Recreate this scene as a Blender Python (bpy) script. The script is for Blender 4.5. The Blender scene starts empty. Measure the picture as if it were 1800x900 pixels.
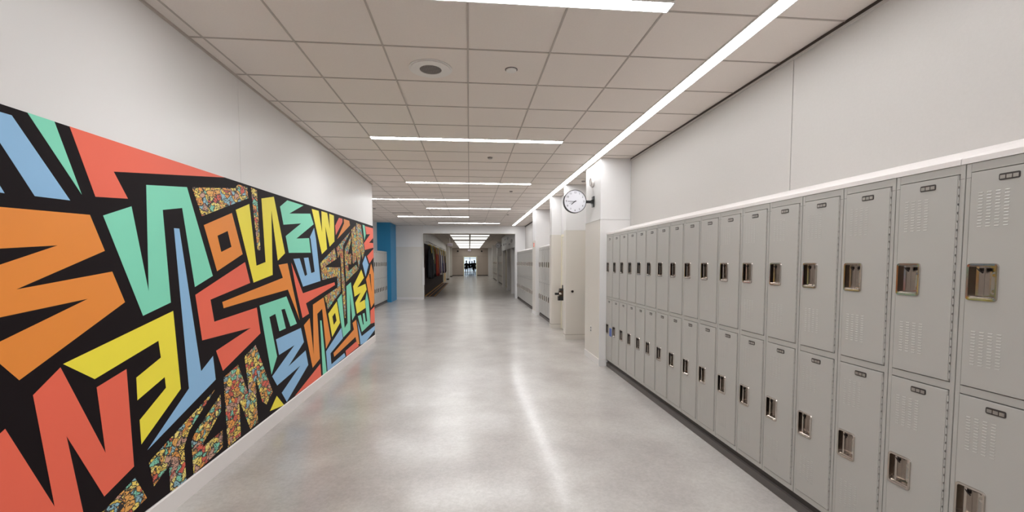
import bpy, bmesh, math, random
from mathutils import Vector, Matrix
random.seed(7)
C = bpy.context.scene.collection
scn = bpy.context.scene

# ---------------------------------------------------------------- camera, world, exposure
F_PX, YAW, PITCH, ROLL, PPY = 774.1, .0965, .0541, -.0015, 502.0
cam_data = bpy.data.cameras.new('camera')
cam = bpy.data.objects.new('camera', cam_data)
C.objects.link(cam)
cam_data.sensor_width = 36.0
cam_data.lens = F_PX * 36.0 / 1800.0
cam_data.shift_y = (PPY - 450.0) / 1800.0
cam_data.clip_start = .02
cam_data.clip_end = 400
fwd = Vector((math.sin(YAW) * math.cos(PITCH), math.cos(YAW) * math.cos(PITCH), -math.sin(PITCH)))
rt = Vector((math.cos(YAW), -math.sin(YAW), 0))
up = rt.cross(fwd)
r2 = rt * math.cos(ROLL) + up * math.sin(ROLL)
u2 = up * math.cos(ROLL) - rt * math.sin(ROLL)
cam.matrix_world = Matrix(((r2.x, u2.x, -fwd.x, 0), (r2.y, u2.y, -fwd.y, 0), (r2.z, u2.z, -fwd.z, 1.61), (0, 0, 0, 1)))
scn.camera = cam

STRIP_W = 16.0          # emission of the line of light above the lockers
CROSS_W = 49.0          # emission of the cross lights
PANEL_W = 1.15           # emission of the troffers in the far corridor
w = bpy.data.worlds.new('daylight'); scn.world = w; w.use_nodes = True
w.node_tree.nodes['Background'].inputs[0].default_value = (.82, .9, 1.0, 1)
w.node_tree.nodes['Background'].inputs[1].default_value = 1.6
scn.view_settings.view_transform = 'Standard'
scn.view_settings.look = 'None'
scn.view_settings.exposure = 0.0
scn.view_settings.gamma = 1.0
scn.view_settings.use_curve_mapping = False

# ---------------------------------------------------------------- materials
def lin(c):
    c /= 255.0
    return c / 12.92 if c <= .04045 else ((c + .055) / 1.055) ** 2.4
def rgb(r, g, b): return (lin(r), lin(g), lin(b), 1)
def new_mat(name):
    m = bpy.data.materials.new(name); m.use_nodes = True
    return m, m.node_tree, m.node_tree.nodes['Principled BSDF']
def mat(name, col, rough=.5, metal=0.0, var=.04, scale=6.0, bump=0.0, bscale=200.0, spec=.5, coat=0.0):
    m, nt, p = new_mat(name)
    tc = nt.nodes.new('ShaderNodeTexCoord')
    n = nt.nodes.new('ShaderNodeTexNoise'); n.inputs['Scale'].default_value = scale; n.inputs['Detail'].default_value = 3
    nt.links.new(tc.outputs['Object'], n.inputs['Vector'])
    mx = nt.nodes.new('ShaderNodeMix'); mx.data_type = 'RGBA'
    mx.inputs[6].default_value = tuple(max(0, c * (1 - var)) for c in col[:3]) + (1,)
    mx.inputs[7].default_value = tuple(min(1, c * (1 + var)) for c in col[:3]) + (1,)
    nt.links.new(n.outputs['Fac'], mx.inputs[0]); nt.links.new(mx.outputs[2], p.inputs['Base Color'])
    p.inputs['Roughness'].default_value = rough; p.inputs['Metallic'].default_value = metal
    p.inputs['Specular IOR Level'].default_value = spec
    p.inputs['Coat Weight'].default_value = coat; p.inputs['Coat Roughness'].default_value = .08
    if bump:
        b = nt.nodes.new('ShaderNodeBump'); b.inputs['Strength'].default_value = bump; b.inputs['Distance'].default_value = .002
        n2 = nt.nodes.new('ShaderNodeTexNoise'); n2.inputs['Scale'].default_value = bscale; n2.inputs['Detail'].default_value = 2
        nt.links.new(tc.outputs['Object'], n2.inputs['Vector']); nt.links.new(n2.outputs['Fac'], b.inputs['Height'])
        nt.links.new(b.outputs['Normal'], p.inputs['Normal'])
    return m
def emit(name, col, s):
    m, nt, p = new_mat(name)
    p.inputs['Base Color'].default_value = col; p.inputs['Emission Color'].default_value = col
    p.inputs['Emission Strength'].default_value = s
    return m
def floor_gloss():
    m, nt, p = new_mat('polished_concrete')
    L = nt.links.new
    tc = nt.nodes.new('ShaderNodeTexCoord')
    big = nt.nodes.new('ShaderNodeTexNoise'); big.inputs['Scale'].default_value = 1.6; big.inputs['Detail'].default_value = 5; big.inputs['Roughness'].default_value = .6
    mid = nt.nodes.new('ShaderNodeTexNoise'); mid.inputs['Scale'].default_value = 34; mid.inputs['Detail'].default_value = 3; mid.inputs['Roughness'].default_value = .6
    agg = nt.nodes.new('ShaderNodeTexVoronoi'); agg.inputs['Scale'].default_value = 75
    mpf = nt.nodes.new('ShaderNodeMapping'); mpf.inputs['Location'].default_value = (13.3, 7.7, .371); L(tc.outputs['Object'], mpf.inputs['Vector'])
    for n in (big, mid, agg): L(mpf.outputs[0], n.inputs['Vector'])
    r1 = nt.nodes.new('ShaderNodeValToRGB')
    r1.color_ramp.elements[0].position = .2; r1.color_ramp.elements[0].color = rgb(166, 158, 155)
    r1.color_ramp.elements[1].position = .78; r1.color_ramp.elements[1].color = rgb(208, 205, 200)
    L(big.outputs['Fac'], r1.inputs[0])
    r2_ = nt.nodes.new('ShaderNodeValToRGB')
    r2_.color_ramp.elements[0].position = .33; r2_.color_ramp.elements[0].color = (.86, .85, .84, 1)
    r2_.color_ramp.elements[1].position = .66; r2_.color_ramp.elements[1].color = (1, 1, 1, 1)
    L(mid.outputs['Fac'], r2_.inputs[0])
    m1 = nt.nodes.new('ShaderNodeMix'); m1.data_type = 'RGBA'; m1.blend_type = 'MULTIPLY'; m1.inputs[0].default_value = .8
    L(r1.outputs[0], m1.inputs[6]); L(r2_.outputs[0], m1.inputs[7])
    r3 = nt.nodes.new('ShaderNodeValToRGB')
    r3.color_ramp.elements[0].position = 0; r3.color_ramp.elements[0].color = (.86, .85, .84, 1)
    r3.color_ramp.elements[1].position = 1; r3.color_ramp.elements[1].color = (1, 1, 1, 1)
    L(agg.outputs['Color'], r3.inputs[0])
    m2 = nt.nodes.new('ShaderNodeMix'); m2.data_type = 'RGBA'; m2.blend_type = 'MULTIPLY'; m2.inputs[0].default_value = .7
    L(m1.outputs[2], m2.inputs[6]); L(r3.outputs[0], m2.inputs[7]); L(m2.outputs[2], p.inputs['Base Color'])
    p.inputs['Roughness'].default_value = .3
    p.inputs['Specular IOR Level'].default_value = .5
    p.inputs['Coat Weight'].default_value = .36; p.inputs['Coat Roughness'].default_value = .145
    # long-wave unevenness of the ground floor
    bp = nt.nodes.new('ShaderNodeBump'); bp.inputs['Strength'].default_value = .10; bp.inputs['Distance'].default_value = .004
    wv = nt.nodes.new('ShaderNodeTexNoise'); wv.inputs['Scale'].default_value = 7; wv.inputs['Detail'].default_value = 4
    L(mpf.outputs[0], wv.inputs['Vector']); L(wv.outputs['Fac'], bp.inputs['Height']); L(bp.outputs['Normal'], p.inputs['Normal'])
    return m
def doodle_mat():
    m, nt, p = new_mat('doodle_pattern')
    L = nt.links.new
    tc = nt.nodes.new('ShaderNodeTexCoord')
    mp = nt.nodes.new('ShaderNodeMapping'); mp.inputs['Scale'].default_value = (1, 1.0, 1.5); mp.inputs['Rotation'].default_value = (.6, 0, 0)
    L(tc.outputs['Object'], mp.inputs['Vector'])
    ns = nt.nodes.new('ShaderNodeTexNoise'); ns.inputs['Scale'].default_value = 9; ns.inputs['Detail'].default_value = 2
    L(mp.outputs[0], ns.inputs['Vector'])
    vm = nt.nodes.new('ShaderNodeMix'); vm.data_type = 'VECTOR'; vm.inputs[0].default_value = .12
    L(mp.outputs[0], vm.inputs[4]); L(ns.outputs['Color'], vm.inputs[5])
    v1 = nt.nodes.new('ShaderNodeTexVoronoi'); v1.inputs['Scale'].default_value = 19; L(vm.outputs[1], v1.inputs['Vector'])
    v2 = nt.nodes.new('ShaderNodeTexVoronoi'); v2.feature = 'DISTANCE_TO_EDGE'; v2.inputs['Scale'].default_value = 19; L(vm.outputs[1], v2.inputs['Vector'])
    sp = nt.nodes.new('ShaderNodeSeparateColor'); L(v1.outputs['Color'], sp.inputs[0])
    r = nt.nodes.new('ShaderNodeValToRGB'); r.color_ramp.interpolation = 'CONSTANT'
    cols = [(242, 212, 96), (236, 160, 74), (222, 96, 76), (132, 206, 180), (244, 226, 130), (236, 176, 92), (248, 222, 110), (206, 160, 140), (150, 194, 206)]
    e = r.color_ramp.elements
    e[0].position = 0; e[0].color = rgb(*cols[0]); e[1].position = .12; e[1].color = rgb(*cols[1])
    for i, c in enumerate(cols[2:]):
        q = e.new(.24 + i * .11); q.color = rgb(*c)
    L(sp.outputs[0], r.inputs[0])
    wv = nt.nodes.new('ShaderNodeTexWave'); wv.inputs['Scale'].default_value = 26; wv.inputs['Distortion'].default_value = 9; wv.inputs['Detail'].default_value = 2
    L(mp.outputs[0], wv.inputs['Vector'])
    g1 = nt.nodes.new('ShaderNodeMath'); g1.operation = 'GREATER_THAN'; g1.inputs[1].default_value = .055; L(v2.outputs['Distance'], g1.inputs[0])
    g2 = nt.nodes.new('ShaderNodeMath'); g2.operation = 'GREATER_THAN'; g2.inputs[1].default_value = .06; L(wv.outputs['Fac'], g2.inputs[0])
    mu = nt.nodes.new('ShaderNodeMath'); mu.operation = 'MULTIPLY'; L(g1.outputs[0], mu.inputs[0]); L(g2.outputs[0], mu.inputs[1])
    mx = nt.nodes.new('ShaderNodeMix'); mx.data_type = 'RGBA'; mx.inputs[6].default_value = rgb(24, 14, 18)
    L(mu.outputs[0], mx.inputs[0]); L(r.outputs[0], mx.inputs[7]); L(mx.outputs[2], p.inputs['Base Color'])
    p.inputs['Roughness'].default_value = .5
    return m
M = dict(
    floor=floor_gloss(), doodle=doodle_mat(),
    white=mat('white_wall_paint', rgb(224, 221, 219), .38, var=.012, scale=1.5),
    white_r=mat('white_column_paint', rgb(226, 224, 223), .5, var=.012, scale=1.5),
    base=mat('white_baseboard', rgb(226, 220, 217), .45, var=.02),
    cream=mat('cream_wainscot_laminate', rgb(215, 209, 201), .4, var=.015, scale=2),
    fabric=mat('pale_acoustic_panel_fabric', rgb(190, 186, 182), .85, var=.03, scale=60, bump=.25, bscale=400),
    tile=mat('mineral_ceiling_tile', rgb(230, 221, 214), .9, var=.035, scale=90, bump=.35, bscale=260),
    tbar=mat('ceiling_grid_metal', rgb(182, 172, 164), .6),
    reveal=mat('shadow_gap_and_dark_metal', rgb(62, 52, 48), .6),
    lamp=emit('led_diffuser', (.97, .985, 1, 1), CROSS_W), strip=emit('line_diffuser', (.97, .985, 1, 1), STRIP_W),
    panel=emit('troffer_diffuser', (1, 1, .95, 1), PANEL_W),
    lampbody=mat('white_light_housing', rgb(235, 232, 228), .4),
    blue=mat('blue_wall_paint', rgb(28, 128, 178), .45, var=.03, scale=2),
    black=mat('mural_black', rgb(19, 9, 13), .6, var=.08, spec=.15), red=mat('mural_coral', rgb(240, 104, 78), .5, var=.02),
    orange=mat('mural_orange', rgb(236, 141, 50), .5, var=.02), yellow=mat('mural_yellow', rgb(247, 230, 62), .5, var=.02),
    teal=mat('mural_teal', rgb(130, 220, 188), .5, var=.02), sky=mat('mural_light_blue', rgb(142, 188, 226), .5, var=.02),
    locker=mat('warm_grey_locker_paint', rgb(178, 175, 170), .36, var=.012, scale=3),
    gapshade=mat('locker_gap_shade', rgb(70, 64, 60), .7),
    steel=mat('stainless_steel', rgb(190, 182, 175), .17, 1.0, var=.05, scale=30),
    dsteel=mat('dark_latch_metal', rgb(40, 32, 30), .3, .6),
    plate=mat('silver_number_plate', rgb(170, 165, 160), .35, .7),
    platek=mat('black_number_plate_slot', rgb(58, 52, 50), .5),
    rubber=mat('dark_grey_rubber_base', rgb(92, 86, 83), .5, var=.05),
    rubber2=mat('darker_toe_kick', rgb(66, 60, 58), .6),
    plastic=mat('black_plastic', rgb(14, 14, 15), .4), face=mat('clock_face', rgb(232, 232, 238), .3, var=.01),
    ink=mat('printed_black', rgb(45, 45, 50), .5), door=mat('cream_door_paint', rgb(222, 216, 205), .4),
    grille=mat('grey_speaker_grille', rgb(160, 152, 148), .5, .2), wplastic=mat('white_plastic', rgb(228, 224, 220), .4),
    brass=mat('oil_rubbed_lever', rgb(70, 58, 48), .3, .8),
    glass=mat('daylit_glass', rgb(230, 240, 245), .05),
    taupe=mat('taupe_wall_paint', rgb(190, 176, 165), .45, var=.02),
    frame=mat('pale_cream_door_frame', rgb(240, 234, 210), .4),
    graph=mat('white_graphic_panel', rgb(225, 225, 224), .45), grey=mat('grey_graphic_mark', rgb(150, 150, 152), .5),
    skin=mat('skin', rgb(180, 130, 105), .5), hair=mat('dark_hair', rgb(28, 22, 20), .6),
    exit_red=mat('pale_lilac_sign_face', rgb(226, 214, 224), .4),
    stile=mat('taupe_panel', rgb(150, 140, 128), .5), tape=mat('orange_yellow_trim', rgb(222, 160, 60), .5),
    maroon=mat('dark_maroon_backdrop', rgb(40, 14, 16), .7), bluetag=mat('blue_sticker', rgb(70, 96, 170), .5),
)
g = M['glass'].node_tree.nodes['Principled BSDF']; g.inputs['Transmission Weight'].default_value = 1.0

# ---------------------------------------------------------------- mesh helpers
class MB:
    def __init__(s): s.v = []; s.f = []; s.m = []; s.mats = []; s.sm = []
    def mi(s, m):
        if m not in s.mats: s.mats.append(m)
        return s.mats.index(m)
    def add(s, verts, faces, m, smooth=False):
        o = len(s.v); s.v += [tuple(v) for v in verts]; k = s.mi(m)
        for f in faces: s.f.append([i + o for i in f]); s.m.append(k); s.sm.append(smooth)
        return s
    def box(s, x0, x1, y0, y1, z0, z1, m):
        v = [(x, y, z) for z in (z0, z1) for y in (y0, y1) for x in (x0, x1)]
        return s.add(v, [(0, 2, 3, 1), (4, 5, 7, 6), (0, 1, 5, 4), (2, 6, 7, 3), (0, 4, 6, 2), (1, 3, 7, 5)], m)
    def bev(s, axis, lo, hi, a0, a1, b0, b1, e, m):
        # slab whose 'lo' face (facing -axis) has its edges chamfered by e ; a, b are the two other axes in order
        def P(t, a, b):
            if axis == 'x': return (t, a, b)
            if axis == 'y': return (a, t, b)
            return (a, b, t)
        d = e if hi > lo else -e
        r = [P(hi, a, b) for a, b in ((a0, b0), (a1, b0), (a1, b1), (a0, b1))] + \
            [P(lo + d, a, b) for a, b in ((a0, b0), (a1, b0), (a1, b1), (a0, b1))] + \
            [P(lo, a, b) for a, b in ((a0 + e, b0 + e), (a1 - e, b0 + e), (a1 - e, b1 - e), (a0 + e, b1 - e))]
        f = [(0, 1, 2, 3), (8, 9, 10, 11)]
        for i in range(4):
            j = (i + 1) % 4
            f += [(i, j, 4 + j, 4 + i), (4 + i, 4 + j, 8 + j, 8 + i)]
        return s.add(r, f, m)
    def prism(s, pts, axis, lo, hi, m):
        def P(a, b, t):
            if axis == 'x': return (t, a, b)
            if axis == 'y': return (a, t, b)
            return (a, b, t)
        n = len(pts)
        v = [P(a, b, lo) for a, b in pts] + [P(a, b, hi) for a, b in pts]
        return s.add(v, [tuple(range(n)), tuple(range(2 * n - 1, n - 1, -1))] + [(i, (i + 1) % n, n + (i + 1) % n, n + i) for i in range(n)], m)
    def cyl(s, c, axis, r, lo, hi, m, n=32, r2=None):
        r2 = r if r2 is None else r2
        a = [(c[0] + math.cos(2 * math.pi * i / n) * r, c[1] + math.sin(2 * math.pi * i / n) * r) for i in range(n)]
        b = [(c[0] + math.cos(2 * math.pi * i / n) * r2, c[1] + math.sin(2 * math.pi * i / n) * r2) for i in range(n)]
        def P(p, t):
            if axis == 'x': return (t, p[0], p[1])
            if axis == 'y': return (p[0], t, p[1])
            return (p[0], p[1], t)
        v = [P(p, lo) for p in a] + [P(p, hi) for p in b]
        o = len(s.f)
        s.add(v, [tuple(range(n)), tuple(range(2 * n - 1, n - 1, -1))] + [(i, (i + 1) % n, n + (i + 1) % n, n + i) for i in range(n)], m, True)
        s.sm[o] = s.sm[o + 1] = False
        return s
    def ring(s, c, axis, r0, r1, lo, hi, m, n=48):
        def P(r, i, t):
            p = (c[0] + math.cos(2 * math.pi * i / n) * r, c[1] + math.sin(2 * math.pi * i / n) * r)
            if axis == 'x': return (t, p[0], p[1])
            if axis == 'y': return (p[0], t, p[1])
            return (p[0], p[1], t)
        v = [P(r, i, t) for (r, t) in ((r0, lo), (r1, lo), (r1, hi), (r0, hi)) for i in range(n)]
        f = []
        for k in range(4):
            for i in range(n):
                j = (i + 1) % n; q = (k + 1) % 4
                f.append((k * n + i, k * n + j, q * n + j, q * n + i))
        return s.add(v, f, m)
    def tube(s, pts, r, m, n=8):
        pts = [Vector(p) for p in pts]; rings = []
        for i, p in enumerate(pts):
            d = (pts[min(i + 1, len(pts) - 1)] - pts[max(i - 1, 0)]).normalized()
            a = d.orthogonal().normalized(); b = d.cross(a)
            if rings:
                a = (pa - d * pa.dot(d)).normalized(); b = d.cross(a)
            pa = a
            rings.append([p + a * math.cos(2 * math.pi * k / n) * r + b * math.sin(2 * math.pi * k / n) * r for k in range(n)])
        v = [q for rr in rings for q in rr]; f = [tuple(range(n)), tuple(range(len(v) - 1, len(v) - n - 1, -1))]
        for i in range(len(pts) - 1):
            for k in range(n):
                f.append((i * n + k, i * n + (k + 1) % n, (i + 1) * n + (k + 1) % n, (i + 1) * n + k))
        return s.add(v, f, m, True)
    def build(s, name, parent=None, loc=(0, 0, 0), rz=0):
        me = bpy.data.meshes.new(name); me.from_pydata(s.v, [], s.f)
        for m in s.mats: me.materials.append(m)
        me.polygons.foreach_set('material_index', s.m); me.polygons.foreach_set('use_smooth', s.sm)
        bm = bmesh.new(); bm.from_mesh(me); bmesh.ops.recalc_face_normals(bm, faces=bm.faces); bm.to_mesh(me); bm.free()
        o = bpy.data.objects.new(name, me); C.objects.link(o); o.location = loc; o.rotation_euler = (0, 0, rz)
        if parent: o.parent = parent
        return o
def tag(o, label, cat, group=None):
    o['label'] = label; o['category'] = cat
    if group: o['group'] = group
    return o
def thing(name, label, cat, loc=(0, 0, 0), rz=0, group=None):
    o = bpy.data.objects.new(name, None); C.objects.link(o); o.empty_display_size = .1
    o.location = loc; o.rotation_euler = (0, 0, rz)
    return tag(o, label, cat, group)
def struct(name, mb, loc=(0, 0, 0)):
    o = mb.build(name, None, loc); o['kind'] = 'structure'; return o
def dup(root, loc, rz, label, group=None):
    r = root.copy(); C.objects.link(r); r.location = loc; r.rotation_euler = (0, 0, rz); r['label'] = label
    if group: r['group'] = group
    for ch in list(root.children):
        c = ch.copy(); C.objects.link(c); c.parent = r
        for gch in ch.children:
            d = gch.copy(); C.objects.link(d); d.parent = c
    return r
ORD = ['nearest', 'second', 'third', 'fourth', 'fifth', 'sixth', 'seventh', 'eighth', 'ninth', 'tenth', 'eleventh', 'twelfth', 'thirteenth', 'fourteenth', 'fifteenth', 'sixteenth', 'seventeenth', 'eighteenth', 'nineteenth']

# ---------------------------------------------------------------- room shell
H = 3.169; XL = -1.93; XR = 2.46; YB = -6.0; YC = 9.14; YE = 19.2; XW = -3.62
W, WR = M['white'], M['white_r']
struct('floor', MB().box(-3.9, 2.9, YB - .2, YE, -.1, 0, M['floor']).box(-2.3, 2.9, YE, 72, -.1, 0, M['floor']))
ceil = struct('ceiling', MB().box(-3.9, 2.9, YB - .2, 20.0, H, H + .1, M['tile']).box(-2.3, 2.9, 20.0, 51.2, H, H + .1, M['tile']))
gm = MB(); T = M['tbar']; t = .0065; zt = H - .004
XS = [-3.05, -2.44, -1.83, -1.22, -.61, 0, .61, 1.22]
for x in XS:
    y0 = YB if x > XL else YC + .01
    gm.box(x - t, x + t, y0, YE, zt, H, T)
k = -15
while 3.336 + .61 * k < YE:
    y = 3.336 + .61 * k
    if y > YB: gm.box(XL if y < YC else XW, XR, y - t, y + t, zt - .0005, H, T)
    k += 1
for y in range(20, 51, 2):
    gm.box(-2.05, 2.25, y - t, y + t, zt, H, T)
for x in (-1.4, 1.6): gm.box(x - t, x + t, 19.5, 51, zt - .0005, H, T)
g = gm.build('ceiling_grid', ceil)

struct('wall_back', MB().box(-3.9, 2.9, YB - .2, YB, 0, H, W))
wl = struct('wall_left', MB().box(XL - .2, XL, YB, 3.996, 0, H, W).box(XL - .2, XL, 4.0, YC, 0, H, W).box(XL - .2, XL - .004, 3.996, 4.0, 0, H, M['tbar'])
            .box(XW, XL - .2, YC - .2, YC, 0, H, W))
struct('wall_alcove', MB().box(XW - .2, XW, YC - .2, 17.9, 0, H, W))
struct('wall_blue', MB().box(XW - .2, -3.1, 17.9, YE, 0, H, M['blue']))
struct('wall_right', MB().box(XR, XR + .3, YB, 6.55, 0, H, WR).box(XR, XR + .3, 10.65, YE, 0, H, WR).box(2.75, XR + .3, 6.55, 10.65, 0, H, WR))
def wall_panels(name, segs, z0, z1):
    o = MB()
    for y0, y1 in segs: o.bev('x', XR - .012, XR, y0, y1, z0, z1, .002, M['fabric'])
    return struct(name, o)
wall_panels('trim_1', [(YB, .13), (.137, 3.187), (3.193, 6.55)], 2.0, 3.13)
wall_panels('trim_2', [(13.8, 16.3), (16.306, YE)], 2.0, 3.13)
wall_panels('trim_3', [(10.66, 13.1)], 2.0, 3.13)
struct('trim_4', MB().box(XR - .022, XR, YB, 6.55, 3.148, H - .0005, M['reveal']).box(XR - .026, XR, YB, 6.55, 3.128, 3.144, M['fabric']).box(XR - .022, XR, 13.75, YE, 3.14, H - .0005, M['reveal']).box(XR - .022, XR, 10.66, 13.1, 3.14, H - .0005, M['reveal']))  # dark strips coloured as the shadow gap below the ceiling
struct('trim_5', MB().box(XL, XL + .014, YB, YC, H - .016, H - .0005, M['tbar']))
struct('baseboard_left', MB().prism([(XL, 0), (XL + .016, 0), (XL + .016, .122), (XL + .008, .13), (XL, .13)], 'y', YB, YC + .006, M['base']))

# columns and fins along the right wall; cream wainscot up to 2.25 m, white above
ZW = 2.25
def column(name, x0, x1, y0, y1, h=H, base=True, cap=True, wz=ZW, fronts=True, face=WR):
    o = MB().box(x0, x1, y0, y1, 0, h, face)
    e = .006
    o.bev('x', x0 - e, x0, y0 + .0, y1, .0, wz, .002, M['cream'])
    o.bev('y', y0 - e, y0, x0 - e, x1, 0, wz, .002, M['cream'] if fronts else face)
    if cap: o.box(x0 - e - .006, x1, y0 - e - .006, y1, wz, wz + .012, WR)
    if base: o.box(x0 - e - .005, x1, y0 - e - .005, y1, 0, .1, M['cream'] if fronts else face).box(x0 - e - .007, x1, y0 - e - .007, y1, .1, .108, M['stile'] if fronts else M['base'])
    return struct(name, o)
column('wall_column', 1.985, 2.76, 6.56, 7.40, fronts=False)
column('wall_column', 1.97, 2.76, 8.88, 9.08)
column('wall_column', 1.965, 2.76, 10.43, 10.66)
column('wall_column', 1.985, XR + .02, 13.1, 13.76, fronts=False)
# end wall with the wide opening
PX0, PX1, PZ = -1.95, 2.0, 2.83
e = struct('wall_end', MB().box(-3.1, PX0, YE, YE + .3, 0, H, W).box(PX1, XR + .3, YE, YE + .3, 0, H, WR).box(PX0, PX1, YE, YE + .3, PZ, H, WR)
           .box(-3.1, PX0 - .03, YE - .005, YE, .1, ZW, M['cream']).box(-3.1, PX0 - .03, YE - .008, YE, ZW, ZW + .012, W).box(-3.1, PX0, YE - .012, YE, 0, .1, M['base'])
           .box(PX0 - .002, PX0 + .004, YE + .04, YE + .26, 0, PZ, M['stile']).box(PX0, PX1, YE - .02, YE + .28, PZ - .02, PZ, M['stile']))

# ---------------------------------------------------------------- far corridor shell
IX0, IX1, IY = -2.05, 2.25, 51.0
struct('wall_far_left', MB().box(IX0 - .25, IX0, YE + .3, IY, 0, H, W))
struct('wall_far_right', MB().box(2.62, 2.8, YE + .3, IY, 0, H, WR))
DX0, DX1, DZ = -.60, .80, 2.14
struct('wall_far_end', MB().box(IX0 - .25, DX0, IY, IY + .2, 0, H, M['taupe']).box(DX1, 2.75, IY, IY + .2, 0, H, M['taupe']).box(DX0, DX1, IY, IY + .2, DZ, H, M['taupe'])
       .box(IX0, DX0 - .08, IY - .02, IY, 0, .1, M['rubber']).box(DX1 + .08, 2.5, IY - .02, IY, 0, .1, M['rubber']).box(IX0, 2.5, IY - .015, IY, ZW, ZW + .02, M['stile']))
struct('door_1', MB().box(DX0 - .1, DX0 + .02, IY - .05, IY + .22, 0, DZ + .1, M['frame']).box(DX1 - .02, DX1 + .1, IY - .05, IY + .22, 0, DZ + .1, M['frame']).box(DX0 + .02, DX1 - .02, IY - .05, IY + .22, DZ - .02, DZ + .1, M['frame']))
struct('wall_vestibule', MB().box(-1.2, -.95, IY + .2, 70, 0, 2.7, W).box(1.15, 1.4, IY + .2, 70, 0, 2.7, W).box(-1.2, 1.4, IY + .2, 70, 2.7, 2.8, W)
       .box(-.95, 1.15, 69.8, 70, 2.45, 2.7, W))
wd = struct('window_1', MB().box(-.95, -.87, 69.8, 69.9, 0, 2.45, M['plastic']).box(1.07, 1.15, 69.8, 69.9, 0, 2.45, M['plastic']).box(.06, .14, 69.8, 69.9, 0, 2.45, M['plastic']).box(-.95, 1.15, 69.8, 69.9, 2.1, 2.16, M['frame']).box(-.95, 1.15, 69.8, 69.9, 0, .06, M['frame']))
MB().box(-.9, 1.1, 69.84, 69.85, .1, 2.4, M['glass']).build('window_glass', wd)

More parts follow.
